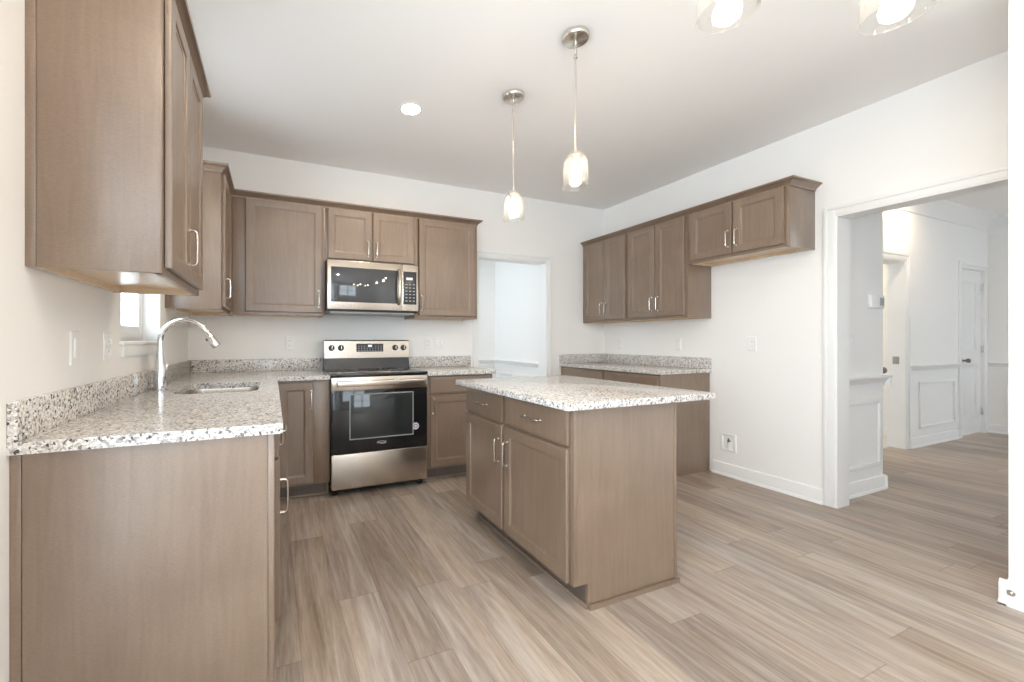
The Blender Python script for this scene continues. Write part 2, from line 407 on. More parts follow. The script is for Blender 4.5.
for x, sg in ((W, -1), (W+5.6, 1)):
    for (d0, d1, z0, z1) in ((OD0-1.6, OD0, 0, OZ+1.6), (OD0, ND if sg < 0 else OD1, OZ, OZ+1.6)):
        D(b, x, x+sg*.5, d0, d1, z0, z1, .1)
    for (d0, d1, z0, z1) in ((OD0-2.6, OD0-1.6, 0, OZ+2.6), (OD0-1.6, ND if sg < 0 else OD1, OZ+1.6, OZ+2.6)):
        D(b, x, x+sg*.75, d0, d1, z0, z1, .15)
D(b, W-.3, W+5.9, OD0-.3, OD0+.4, 0, OZ); D(b, W-.3, W+5.9, OD0+.4, OD1, OZ-.4, OZ+.3)
struct('trim_12', b, 'white')
b = casing_x(MB(), FW2, 238, 271.5, 79.6, t=3.4)
for a in ((237.7, 238.4), (271.1, 271.8)): D(b, a[0], a[1], FW2-5.2, FW2+.3, 0, 79.6)
D(b, 238.4, 271.1, FW2-5.2, FW2+.3, 79.2, 79.9)
struct('trim_13', b, 'white')
struct('trim_14', casing_x(MB(), FW2, 326, 351.6, 80.6, t=3.2), 'white')

# foyer door with two panels
dr = thing('door_1', 'x', 'door', 326, FW2, 0); del dr['label']; del dr['category']; dr['kind'] = 'structure'
b = MB(); b.box(.15, 25.45, 1.5, 2.6, .6, 80.4)
for (z0, z1) in ((.6, 8), (34, 42), (74.6, 80.4)): b.box(5, 20.6, .75, 1.55, z0, z1)
for (x0, x1) in ((.15, 5), (20.6, 25.45)): b.box(x0, x1, .75, 1.55, .6, 80.4)
for (z0, z1) in ((8, 34), (42, 74.6)): b.rings(5, 20.6, z0, z1, [(0, 0), (0, .03), (1.0, .06), (2.2, .45), (2.35, .5)], 1.5)
b.build('door_leaf', 'white', dr)
b = MB(); b.cyl((2.6, .7, 36.5), 1.25, .35, 'y'); b.cyl((2.6, .4, 36.5), .45, 1.6, 'y')
b.lathe([(.001, 1.5), (.7, 1.55), (1.05, 2.0), (1.1, 2.4), (.8, 2.9), (.001, 3.0)], (2.6, .7, 36.5), 24, 'y'); b.build('door_knob', 'bronze', dr)
for z in (9, 40, 71): MB().box(25.3, 26.1, -.08, .74, z, z+3.5, .05).build('hinge', 'nickel', dr)
# side door in the end of the foyer wall
dr = thing('door_2', 'x', 'door', 200, 0, 0); del dr['label']; del dr['category']; dr['kind'] = 'structure'
D(MB(), .02, .5, 65.5, 82.4, 5, 31.5, .1).build('door_leaf', 'white', dr)
b = MB(); b.cyl((.4, -81.8, 36.6), 1.1, .3, 'x'); b.lathe([(.4, 0), (.42, 2.2), (.95, 2.8), (1.1, 3.4), (.8, 3.9), (.001, 4.05)], (.5, -81.8, 36.6), 24, 'x'); b.build('door_knob', 'bronze', dr)
tag(D(MB(), 270.9, 271.1, FW2-3.6, FW2-1.6, 36, 39.2, .08).build('strike_plate', 'bronze'), 'small metal strike plate on the jamb of the foyer doorway', 'strike plate')

# ------------------------------------------------------------------ windows
def window(name, x0, x1, z0, z1, place, mull=1, rails=()):
    """built in the x-z plane facing -y, then placed"""
    r = bpy.data.objects.new(name, None); C.objects.link(r); r['kind'] = 'structure'
    r.location = (place[0]*S, -place[1]*S, 0); r.rotation_euler = (0, 0, place[2])
    b = MB()
    for a in ((x0+.8, x1-.8, z0, z0+1.8), (x0+.8, x1-.8, z1-1.8, z1), (x0, x0+.8, z0, z1), (x1-.8, x1, z0, z1)): b.box(a[0], a[1], 0, 1.2, a[2], a[3], .15)
    for k in range(1, mull): 
        xm = x0+(x1-x0)*k/mull; b.box(xm-1.2, xm+1.2, 0, 1.19, z0+1.8, z1-1.8, .15)
    b.build('window_frame', 'white', r)
    b = MB()
    for k in range(mull):
        a0 = x0+(x1-x0)*k/mull+.7; a1 = x0+(x1-x0)*(k+1)/mull-.7
        for a in ((a0+1.1, a1-1.1, z0+1.5, z0+3.2), (a0+1.1, a1-1.1, z1-3.2, z1-1.5), (a0, a0+1.1, z0+1.5, z1-1.5), (a1-1.1, a1, z0+1.5, z1-1.5)): b.box(a[0], a[1], .3, 1.0, a[2], a[3], .1)
        for z in rails: b.box(a0+1.1, a1-1.1, .27, 1.03, z-.9, z+.9, .1)
    b.build('window_sash', 'white', r)
    MB().box(x0+1.0, x1-1.0, .6, .72, z0+1.5, z1-1.5).build('window_pane', 'pane', r)
    return r
# left wall (facing +x): local x runs towards the back wall
window('window_1', -13.25, 13.25, 46, 90, (-3.3, 48.25, PI/2), 1, (68,))
window('window_2', -61, 61, 2, 96, (-3.3, 175, PI/2), 3, ())
window('window_added_rear', -32, 32, 24, 96, (38, REAR+3, PI), 2, (60,))  # unseen rear window, added to let in more daylight
window('window_added_hall', -15, 15, 32, 96, (45, -26, PI/2), 1, (64,))  # out of view; added so daylight reaches the hall
window('window_added_foyer', -30, 30, 8, 96, (310, 234, PI), 2, (52,))  # unseen front window, put in to light the foyer
b = MB(); D(b, -3.3, .7, 34.2, 62.3, 45.3, 46, .2); D(b, 0, .45, 34.8, 61.7, 43.2, 45.3, .12)
struct('sill_window', b, 'white')

# ------------------------------------------------------------------ cabinet builders (local: x along the wall, y = 0 at the wall, -depth at the front)
DOORP = [(0, 0), (0, .58), (.05, .68), (.14, .75), (2.05, .75), (2.2, .68), (2.3, .52), (2.55, .44), (2.62, .36)]
DRAWP = [(0, 0), (0, .5), (.06, .62), (.35, .72), (.55, .75), (.6, .75)]
GAP = .06
def pull(parent, x, y, z, L=5.0, vert=True, out=1.05, r=.18):
    P = []
    for a, o in ((-L/2, 0), (-L/2, out*.55), (-L/2+.08, out*.8), (-L/2+.28, out*.95), (-L/2+.6, out), (0, out*1.04), (L/2-.6, out), (L/2-.28, out*.95), (L/2-.08, out*.8), (L/2, out*.55), (L/2, 0)):
        P.append((x, y-o, z+a) if vert else (x+a, y-o, z))
    b = MB(); b.tube(P, r, 10)
    for s in (-1, 1):
        p = (x, y, z+s*L/2) if vert else (x+s*L/2, y, z)
        b.cyl(p, .32, .12, 'y', 14)
    return b.build('pull', 'nickel', parent)
def door(parent, x0, x1, z0, z1, y, hx=None, hz=None, drawer=False):
    prof = DRAWP if drawer else DOORP
    o = MB().rings(x0, x1, z0, z1, prof, y-GAP).build('drawer_front' if drawer else 'door', 'wood', parent)
    if hz is not None: pull(o, hx, y-GAP-.75, hz, vert=not drawer)
    return o
def shell(w, dep, z0, z1, t=.55, recess=.9):
    b = MB()
    b.box(0, t, -dep+.75, 0, z0, z1); b.box(w-t, w, -dep+.75, 0, z0, z1)
    b.box(t, w-t, -dep+.75, 0, z1-t, z1); b.box(t, w-t, -.3, 0, z0+recess, z1-t)
    return b
def face(w, dep, z0, z1, stiles, rails, st=1.5):
    """face frame: stiles/rails are lists of (a, b) spans"""
    b = MB()
    for (a, c) in stiles: b.box(a, c, -dep, -dep+.75, z0, z1, .03)
    for (a, c) in rails: b.box(0.02, w-.02, -dep+.01, -dep+.74, a, c)
    return b
def upper(label, w, dep, z0, z1, doors, place, stiles=None, group=None, endgroove=None):
    t = thing('kitchen_cabinet', label, 'cabinet', *place, group=group)
    c = shell(w, dep, z0, z1)
    if endgroove == 'left':
        c.box(-.12, .02, -.9, 0, z0, z1, .03); c.box(-.1, .02, -dep+.1, -1.0, z0, z1, .03)
    if endgroove == 'right':
        c.box(w-.02, w+.1, -dep+.1, -.05, z0, z1, .03)
    c.build('carcass', 'wood', t)
    st = stiles or ([(0, 1.2), (w-1.2, w)])
    face(w, dep, z0, z1, st, [(z0, z0+1.4), (z1-1.4, z1)]).build('face_frame', 'wood', t)
    b = MB(); b.box(.5, w-.5, -dep+.75, -.3, z0+.85, z0+1.35); b.box(.5, w-.5, -1.05, -.3, z0+.02, z0+.86)
    b.box(.55, .8, -dep+.75, -1.05, z0+.02, z0+.86); b.box(w-.8, w-.55, -dep+.75, -1.05, z0+.02, z0+.86)
    b.build('bottom_panel', 'inner', t)
    for dd in doors: door(t, dd[0], dd[1], dd[2], dd[3], -dep, dd[4], dd[5])
    return t
def base(label, w, dep, fronts, place, stiles=None, rails=(), toe_l=False, toe_r=False, group=None, name='base_cabinet', zt=34.7, open_top=False):
    """fronts: (x0,x1,z0,z1,hx,hz,drawer)"""
    t = thing(name, label, 'cabinet', *place, group=group)
    c = MB()
    notch = [(0, 0), (-dep+3, 0), (-dep+3, 4.4), (-dep+.75, 4.4), (-dep+.75, zt), (0, zt)]
    c.prism(notch, 'x', 0, .6); c.prism(notch, 'x', w-.6, w)
    c.box(.6, w-.6, -dep+.75, 0, 4.4, 5.1); c.box(.6, w-.6, -.3, 0, 5.1, zt)
    if not open_top: c.box(.6, w-.6, -dep+.75, -dep+4, zt-.6, zt); c.box(.6, w-.6, -4, -.3, zt-.6, zt)
    c.build('carcass', 'wood', t)
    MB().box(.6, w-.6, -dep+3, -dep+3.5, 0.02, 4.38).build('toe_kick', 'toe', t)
    MB().box(.02, w-.02, -dep+2.55, -dep+2.98, 0.02, .72, .12).build('shoe_moulding', 'wood', t)
    st = stiles or [(0, 1.3), (w-1.3, w)]
    face(w, dep, 4.4, zt, st, [(4.4, 5.8), (zt-1.4, zt)]+list(rails)).build('face_frame', 'wood', t)
    for f in fronts: door(t, f[0], f[1], f[2], f[3], -dep, f[4], f[5], f[6])
    return t
UZ0, UZ1 = 54, 90

# ---- left wall, near upper cabinet (local x runs from the near end to the back wall)
LU, LUF = 91.2, 64.9
wL = LU-LUF
c_left = upper('large wall cabinet at upper left with big plain side panel facing the camera', wL, 12.15, UZ0, UZ1,
      [(1.3, wL/2-.1, 54.9, 88.7, wL/2-1.3, 59.6), (wL/2+.1, wL-1.3, 54.9, 88.7, None, None)], (0, LU, 0, PI/2), endgroove='left')
# ---- left wall, corner upper cabinet
c_corner = upper('narrow single-door wall cabinet in the corner past the window', 30.35, 12.15, UZ0, UZ1,
      [(1.0, 17.6, 54.9, 88.7, 15.2-13.2, 59.6)], (0, 30.4, 0, PI/2), endgroove='left')
# ---- back wall uppers
XR = 39.65; XU = 94.3
c_back = upper('wide one-door wall cabinet left of the microwave', XR-.05-12.3, 12.15, UZ0, UZ1,
      [(4.3, 26.4, 54.9, 88.7, 25.3, 59.3)], (12.3, 0, 0, 0), stiles=[(0, 5.1), (25.9, XR-12.35)])
c_micro = upper('short two-door wall cabinet above the microwave', 30.2, 12.15, 71.9, UZ1,
      [(.8, 14.95, 72.6, 88.7, 13.75, 76.6), (15.4, 29.7, 72.6, 88.7, 16.6, 76.6)], (XR, 0, 0, 0), stiles=[(0, 1.3), (14.4, 15.9), (28.9, 30.2)])
c_doorway = upper('one-door wall cabinet right of the microwave beside the doorway', XU-XR-30.25, 12.15, UZ0, UZ1,
      [(1.4, 23.2, 54.9, 88.7, 2.3, 59.3)], (XR+30.25, 0, 0, 0))
# ---- right wall uppers (local x runs towards the camera)
RU, RF = 51.2, 81.3
c_r1 = upper('farthest two-door wall cabinet on the right wall, in the corner', 25.4, 12.15, UZ0, UZ1,
      [(1.3, 13.3, 54.9, 88.7, 12.1, 59.6), (13.5, 24.6, 54.9, 88.7, 14.7, 59.6)], (W, .1, 0, -PI/2))
c_r2 = upper('tall two-door wall cabinet on the right wall next to the refrigerator bay', RU-25.55, 12.15, UZ0, UZ1,
      [(.9, 13.1, 54.9, 88.7, 11.9, 59.6), (13.4, 25.0, 54.9, 88.7, 14.6, 59.6)], (W, 25.55, 0, -PI/2), endgroove='right')
c_r3 = upper('short two-door wall cabinet over the empty refrigerator bay', RF-RU-.18, 12.15, 72.05, UZ1,
      [(1.2, 14.95, 72.9, 88.7, 13.8, 77.6), (15.25, 28.9, 72.9, 88.7, 16.4, 77.6)], (W, RU+.18, 0, -PI/2), endgroove='right')

# ---- crown mouldings on the cabinets (profile: out, up)
CR = [(0, -.9), (.15, -.9), (.2, -.4), (.75, .05), (1.3, .55), (1.55, .6), (1.65, .85), (1.65, 1.05), (0, 1.05)]
def crown_path(pts, owners):
    """one mitred moulding along plan points (x, d), outward side on the right of travel; each straight piece belongs to the cabinet it sits on"""
    P = [Vector((x, -d)) for x, d in pts]; k = len(P); N = []
    for i in range(k):
        ts = []
        if i > 0: ts.append((P[i]-P[i-1]).normalized())
        if i < k-1: ts.append((P[i+1]-P[i]).normalized())
        ns = [Vector((t.y, -t.x)) for t in ts]
        N.append(ns[0] if len(ns) == 1 else (ns[0]+ns[1])/(1+ns[0].dot(ns[1])))
    for own, i0, i1 in owners:
        b = MB(); rows = [[b.bm.verts.new((P[i].x+N[i].x*o, P[i].y+N[i].y*o, UZ1-.4+u)) for o, u in CR] for i in range(i0, i1+1)]
        fs = [b.bm.faces.new(rows[0]), b.bm.faces.new(rows[-1])]
        for A, B in zip(rows, rows[1:]):
            for j in range(len(CR)): fs.append(b.bm.faces.new((A[j], A[(j+1) % len(CR)], B[(j+1) % len(CR)], B[j])))
        bmesh.ops.recalc_face_normals(b.bm, faces=fs)
        mx = Matrix.Rotation(-own.rotation_euler.z, 4, 'Z') @ Matrix.Translation(-own.location/S)
        bmesh.ops.transform(b.bm, matrix=mx, verts=b.bm.verts)
        b.build('crown_moulding', 'wood', own)
G = .04; DF = 12.15+G
crown_path([(.05, LU+.14), (DF, LU+.14), (DF, LUF-.03), (.05, LUF-.03)], [(c_left, 0, 3)])
crown_path([(.05, 30.54), (DF, 30.54), (DF, DF), (XR-.02, DF), (XR+30.22, DF), (XU+.03, DF), (XU+.03, .05)],
           [(c_corner, 0, 2), (c_back, 2, 3), (c_micro, 3, 4), (c_doorway, 4, 6)])
crown_path([(W-DF, .15), (W-DF, 25.52), (W-DF, RU+.02), (W-DF, RF+.14), (W-.05, RF+.14)], [(c_r1, 0, 1), (c_r2, 1, 2), (c_r3, 2, 4)])

# ---- left base run: end cabinet, sink cabinet, corner
LC = 94.6
wE = 30.0
t = base('drawer base cabinet at the near end of the sink counter with large side panel', wE, 24.4,
         [(10.8, wE-.5, 28.9, 34.1, 20.5, 31.2, True), (10.8, wE-.5, 5.0, 28.4, 12.8, 22.4, False)], (0, LC-.7, 0, PI/2), stiles=[(0, 11.6), (wE-1.3, wE)], rails=[(27.8, 29.4)])
b = MB(); b.prism([(-.98, 0), (-20.9, 0), (-20.9, 4.9), (-23.6, 4.9), (-23.6, 34.7), (-.98, 34.7)], 'x', -.14, -.01)
b.build('end_panel', 'wood', t)
MB().box(-.2, -.01, -.9, -.02, 0, 34.7, .04).build('scribe_strip', 'wood', t)
ws = 38.0
base('two-door sink base cabinet under the basin, seen edge-on', ws, 24.4,
     [(.5, 18.9, 5.0, 28.4, 17.6, 24.5, False), (19.1, ws-.5, 5.0, 28.4, 20.4, 24.5, False), (.5, ws-.5, 28.9, 34.1, None, None, True)], (0, LC-.75-wE, 0, PI/2), rails=[(27.8, 29.4)], open_top=True)
# corner + narrow door cabinet left of the range
base('one-door base cabinet left of the range', XR-24.2, 24, [(1.4, 10.7, 5.1, 34.1, 10.2, 29.1, False)], (24.15, 0, 0, 0),
     stiles=[(0, 1.6), (10.4, XR-24.2)])
wB = XU-XR-30.3
base('base cabinet with drawer right of the range', wB, 24, [(1.2, wB-1.0, 28.9, 34.2, wB/2, 31.6, True), (1.2, wB-1.0, 5.2, 28.2, 2.1, 25.0, False)], (XR+30.2, 0, 0, 0), rails=[(27.8, 29.4)])
# right wall base cabinets
RD = 51.4
for (x0, x1, lab) in ((0.1, 26.1, 'farther base cabinet on the right wall, against the back corner'), (26.2, RD-.7, 'nearer base cabinet on the right wall with a plain end panel')):
    ww = x1-x0
    base(lab, ww, 24.5, [(.7, ww-.6, 28.9, 34.2, None, None, True), (.7, ww/2-.1, 5.2, 28.2, ww/2-1.3, 25, False), (ww/2+.1, ww-.6, 5.2, 28.2, ww/2+1.3, 25, False)],
         (W, x0, 0, -PI/2), rails=[(27.8, 29.4)])
# ---- island
IC0, IC1, IFAR, INEAR = 70.95, 94.9, 52.3, 93.15
wI = INEAR-IFAR
t = base('grey-brown island cabinet with two drawers and two doors', wI, IC1-IC0-.1,
         [(.5, 18.4, 28.2, 34.0, 9.2, 31.2, True), (19.4, wI-1.0, 28.2, 34.0, 29.9, 31.2, True),
          (.5, 18.4, 4.7, 27.6, 17.0, 21.9, False), (19.4, wI-1.0, 4.7, 27.6, 20.6, 21.9, False)],
         (IC1, IFAR, 0, -PI/2), stiles=[(0, 1.2), (17.8, 20), (wI-1.6, wI)], rails=[(27.2, 28.6)], name='kitchen_island')
MB().box(0, wI+.16, .01, .6, 0, 34.7, .06).build('back_panel', 'wood', t)
b = MB(); b.prism([(.9, .01), (-20.9, .01), (-20.9, .35), (-20.7, .75), (.9, .75)], 'x', wI+.18, wI+.62)
b.build('shoe_moulding', 'wood', t)

# ------------------------------------------------------------------ worktops
def slab(x0, x1, d0, d1, holes=None):
    return D(MB(), x0, x1, d0, d1, 34.75, 36.0, .12)
CF = 25.35
sx0, sx1, sd0, sd1 = 6.6, 21.4, 37.5, 58.5
t = thing('countertop', 'L-shaped speckled granite worktop with the sink on the left', 'countertop', 0, 0, 0)
b = MB()
# outline with a rounded sink cut-out, as one solid
out = [(0.02, .02), (XR-.05, .02), (XR-.05, CF), (CF, CF), (CF, LC), (.02, LC)]
def rounded(x0, x1, d0, d1, r, n=6):
    P = []
    for cx, cy, a0 in ((x1-r, d1-r, 0), (x0+r, d1-r, 90), (x0+r, d0+r, 180), (x1-r, d0+r, 270)):
        for k in range(n+1):
            a = math.radians(a0+90*k/n); P.append((cx+r*math.cos(a), cy+r*math.sin(a)))
    return P
hole = rounded(sx0, sx1, sd0, sd1, 2.6)
def plate(b, out, hole, z0, z1):
    for z in (z0, z1):
        vo = [b.bm.verts.new((x, -d, z)) for x, d in out]; vh = [b.bm.verts.new((x, -d, z)) for x, d in hole]
        es = [b.bm.edges.new((vo[i], vo[(i+1) % len(vo)])) for i in range(len(vo))]+[b.bm.edges.new((vh[i], vh[(i+1) % len(vh)])) for i in range(len(vh))]
        bmesh.ops.triangle_fill(b.bm, use_beauty=True, use_dissolve=False, edges=es, normal=(0, 0, 1))
        if z == z0: lo, lh = vo, vh
    for A, B in ((lo, vo), (lh, vh)):
        for i in range(len(A)): b.bm.faces.new((A[i], A[(i+1) % len(A)], B[(i+1) % len(A)], B[i]))
    bmesh.ops.recalc_face_normals(b.bm, faces=b.bm.faces[:])
plate(b, out, hole, 34.75, 36.0); b.build('slab', 'granite', t)
D(MB(), .02, .8, .02, LC, 36.01, 40, .08).build('backsplash', 'granite', t)
D(MB(), .82, XR-.05, .02, .8, 36.01, 40, .08).build('backsplash', 'granite', t)
t = thing('countertop', 'short granite worktop right of the range', 'countertop', 0, 0, 0)
slab(XR+30.2, XU+.6, .02, 25.6).build('slab', 'granite', t)
D(MB(), XR+30.2, 97.4, .02, .8, 36.01, 40, .08).build('backsplash', 'granite', t)
t = thing('countertop', 'granite worktop along the right wall with raised splash', 'countertop', 0, 0, 0)
slab(W-25.5, W-.02, .02, RD).build('slab', 'granite', t)
D(MB(), W-25.5, W-.82, .02, .8, 36.01, 40, .08).build('backsplash', 'granite', t)
D(MB(), W-.8, W-.02, .02, RD, 36.01, 40, .08).build('backsplash', 'granite', t)
tag(D(MB(), 67.6, 103.1, 52.0, 95.7, 34.75, 36.0, .14).build('countertop', 'granite'), 'pale granite island worktop overhanging to the right', 'countertop')

# ------------------------------------------------------------------ sink and faucet
t = thing('kitchen_sink', 'stainless undermount sink basin let into the left worktop', 'sink', 0, 0, 0)
b = MB(); rows = []
for (ins, z) in ((-.9, 34.7), (0.05, 34.7), (.1, 34.2), (.3, 27.4), (1.0, 26.6), (4.5, 26.3)):
    rows.append([b.bm.verts.new((x, -d, z)) for x, d in rounded(sx0+ins, sx1-ins, sd0+ins, sd1-ins, max(.6, 2.6-ins*.3))])
for A, B in zip(rows, rows[1:]):
    for k in range(len(A)): b.bm.faces.new((A[k], A[(k+1) % len(A)], B[(k+1) % len(A)], B[k]))
b.bm.faces.new(rows[-1]); b.build('basin', 'steel', t)
MB().lathe([(.001, 26.6), (1.2, 26.6), (1.7, 26.45), (1.75, 26.3)], (14, -48, 0)).build('drain', 'chrome', t)
t = thing('faucet', 'tall chrome pull-down faucet with arched spout behind the sink', 'faucet', 2.95, 48.7, 36.02)
MB().lathe([(.001, 0), (1.2, 0), (1.22, .25), (1.1, .4), (1.06, 2.6), (1.0, 4.6), (.84, 6), (.62, 8.5), (.56, 10.0), (.001, 10.0)], (0, 0, 0)).build('body', 'chrome', t)
P = [(0, 0, 9.4)]; rr = 4.35
for k in range(0, 19):
    a = PI - k*PI*.84/18; P.append((rr+rr*math.cos(a), -.25*k/18, 9.9+rr*math.sin(a)))
MB().tube(P, .54, 16).build('spout', 'chrome', t)
e = Vector(P[-1]); dirv = (Vector(P[-1])-Vector(P[-2])).normalized()
MB().tube([e, e+dirv*.3, e+dirv*.5, e+dirv*3.0, e+dirv*3.7, e+dirv*3.8], [.55, .58, .66, .84, .86, .7], 18).build('spray_head', 'chrome', t)
q = e+dirv*1.5
MB().tube([q+Vector((-.45, 0, -.35)), q+Vector((-.8, 0, -.6))], .3, 12).build('spray_button', 'slot', t)
MB().tube([(0, .8, 2.6), (0, 1.5, 2.7), (.3, 2.2, 3.4), (.8, 2.8, 5.2)], [.5, .45, .32, .22], 12).build('lever', 'chrome', t)

# ------------------------------------------------------------------ range
t = thing('range', 'stainless electric range with black glass oven door', 'stove', XR+.1, 0, 0)
RW = 29.9
MB().box(0, RW, -24.6, -1, 2.1, 35.4, .05).build('body', 'black', t)
b = MB(); b.box(-.02, RW+.02, -26.0, -1.2, 35.42, 36.35, .18)
ct = b.build('cooktop', 'glass', t)
for (x, y, r) in ((7.5, -19, 4.4), (22.4, -19, 3.4), (7.5, -10, 3.2), (22.4, -10, 4.0)):
    MB().lathe([(r-.12, 36.36), (r-.12, 36.37), (r, 36.37), (r, 36.36)], (x, y, 0), 40).build('burner_ring', 'grey', ct)
dr = thing('oven_door', '', ''); del dr['label']; del dr['category']
bpy.data.objects.remove(dr)
b = MB(); b.box(.1, RW-.1, -25.75, -24.62, 12.75, 35.2, .12)
dr = b.build('oven_door', 'glass', t)
b = MB(); b.box(.08, RW-.08, -25.95, -24.64, 31.3, 35.22, .12); b.build('stainless_band', 'steel', dr)
b = MB(); b.box(5.6, 24.9, -25.82, -25.74, 16.9, 29.9, .02); b.build('window', 'oven_in', dr)
b = MB()
for a in ((5.6, 24.9, 16.6, 16.9), (5.6, 24.9, 29.9, 30.2), (5.3, 5.6, 16.6, 30.2), (24.9, 25.2, 16.6, 30.2)): b.box(a[0], a[1], -25.84, -25.74, a[2], a[3])
b.build('window_frame', 'grey', dr)
b = MB(); b.box(1.4, RW-1.4, -28.0, -27.1, 32.6, 34.3, .3, 3)
for x in (2.2, RW-2.2): b.box(x-.5, x+.5, -27.3, -25.9, 33.0, 33.9, .15)
b.build('handle', 'steel', dr)
MB().lathe([(.001, 0), (1.05, 0), (1.1, .03), (1.1, .05), (.001, .06)], (20.9+5.0, -25.76, 19.2), 32, 'y').build('sticker', 'sticker', dr)
MB().lathe([(.45, .061), (.45, .075), (.62, .075), (.62, .061)], (20.9+5.0, -25.76, 19.2), 24, 'y').build('sticker_mark', 'darkgrey', dr)
def text(s, size, x, y, z, parent, m, name='logo'):
    cu = bpy.data.curves.new(name, 'FONT'); cu.body = s; cu.size = size*S; cu.extrude = .008*S; cu.align_x = 'CENTER'; cu.align_y = 'CENTER'
    o = bpy.data.objects.new(name, cu); C.objects.link(o); o.parent = parent
    o.location = (x*S, y*S, z*S); o.rotation_euler = (PI/2, 0, 0); cu.materials.append(M[m])
    me = bpy.data.meshes.new_from_object(o.evaluated_get(bpy.context.evaluated_depsgraph_get())); r = bpy.data.objects.new(name, me)
    C.objects.link(r); r.parent = parent; r.location = o.location; r.rotation_euler = o.rotation_euler
    bpy.data.objects.remove(o); return r
text('Whirlpool', .62, RW/2, -25.78, 15.1, dr, 'logo')
b = MB(); P = []
for k in range(25):
    a = math.radians(200-k*13); P.append((RW/2+.1+1.45*math.cos(a), -25.78, 15.15+.42*math.sin(a)))
b.tube(P, .035, 6); b.build('logo_swirl', 'logo', dr)
b = MB(); b.box(.1, RW-.1, -25.75, -24.62, 2.2, 12.5, .2, 3); b.build('drawer', 'steel', t)
for x in (1.6, RW-1.6):
    for y in (-23, -3): MB().cyl((x, y, .01), .7, 2.1).build('foot', 'black', t)
# backguard: black riser and a steel control panel
b = MB(); b.prism([(-1.2, 36.36), (-7.2, 36.36), (-6.6, 40.1), (-1.2, 40.1)], 'x', .3, RW-.1); b.build('riser', 'darkgrey', t)
b = MB(); b.prism([(-1.2, 40.12), (-6.9, 40.12), (-6.9, 40.6), (-6.6, 45.9), (-6.2, 46.3), (-1.2, 46.3)], 'x', .3, RW-.1); pn = b.build('control_panel', 'steel', t)
def pz(z): return -6.9+(z-40.6)*.3/5.3
MB().prism([(pz(42.2)-.04, 42.2), (pz(45.0)-.04, 45.0), (pz(45)+.2, 45.0), (pz(42.2)+.2, 42.2)], 'x', 10.9, 20.3).build('display', 'darkgrey', pn)
MB().prism([(pz(43.9)-.06, 43.9), (pz(44.6)-.06, 44.6), (pz(44.6)+.1, 44.6), (pz(43.9)+.1, 43.9)], 'x', 14.9, 16.3).build('clock_digits', 'led', pn)
for i in range(9):
    for j in range(3):
        if 2 < i < 6 and j == 2: continue
        x = 11.5+i*.98; z = 42.6+j*.7
        MB().prism([(pz(z)-.055, z), (pz(z+.25)-.055, z+.25), (pz(z+.25), z+.25), (pz(z), z)], 'x', x, x+.4).build('button', 'grey', pn)
for x in (2.6, 5.7, 24.6, 27.7):
    k = MB().lathe([(.001, -.2), (1.0, -.2), (1.02, .15), (.85, .3), (.8, 1.1), (.7, 1.25), (.001, 1.25)], (x, pz(43.6), 43.6), 24, 'y').build('knob', 'darkgrey', pn)
    MB().box(x-.1, x+.1, pz(43.6)-1.4, pz(43.6)-1.2, 42.9, 44.3, .03).build('knob_grip', 'nickel', k)

# ------------------------------------------------------------------ microwave
t = thing('microwave', 'stainless over-the-range microwave under the short cabinet', 'microwave', XR+.1, 0, 0)
MB().box(0, 29.9, -15.6, -.05, 55.4, 71.8, .05).build('body', 'darkgrey', t)
b = MB(); b.box(0, 24.2, -16.85, -15.62, 56.0, 71.5, .15); dr = b.build('door', 'steel', t)
MB().box(1.15, 22.6, -16.92, -16.8, 58.3, 69.3, .04).build('window', 'mglass', dr)
P = [(23.0, -16.85, 58.2), (23.0, -17.6, 58.7), (23.0, -18.2, 60.5), (23.0, -18.5, 63.8), (23.0, -18.2, 67.2), (23.0, -17.6, 69.0), (23.0, -16.85, 69.5)]
b = MB(); b.tube(P, .5, 14); b.build('handle', 'steel', dr)
b = MB(); b.box(24.25, 29.9, -16.85, -15.62, 56.0, 71.5, .15); pn = b.build('control_panel', 'steel', t)
MB().box(24.6, 29.2, -16.92, -16.8, 58.2, 69.2, .04).build('keypad', 'darkgrey', pn)
MB().box(25.6, 27.8, -16.95, -16.9, 66.4, 67.2).build('clock_digits', 'led', pn)
for i in range(3):
    for j in range(6): MB().box(25.3+i*1.3, 26.0+i*1.3, -16.94, -16.9, 59.2+j*1.1, 59.5+j*1.1).build('button', 'grey', pn)
b = MB(); b.box(1, 28.9, -15.4, -2, 54.9, 55.38, .05)
for k in range(14): b.box(2+k*1.9, 3.2+k*1.9, -15.2, -13, 54.8, 54.95)
b.build('vent_grille', 'grey', t)

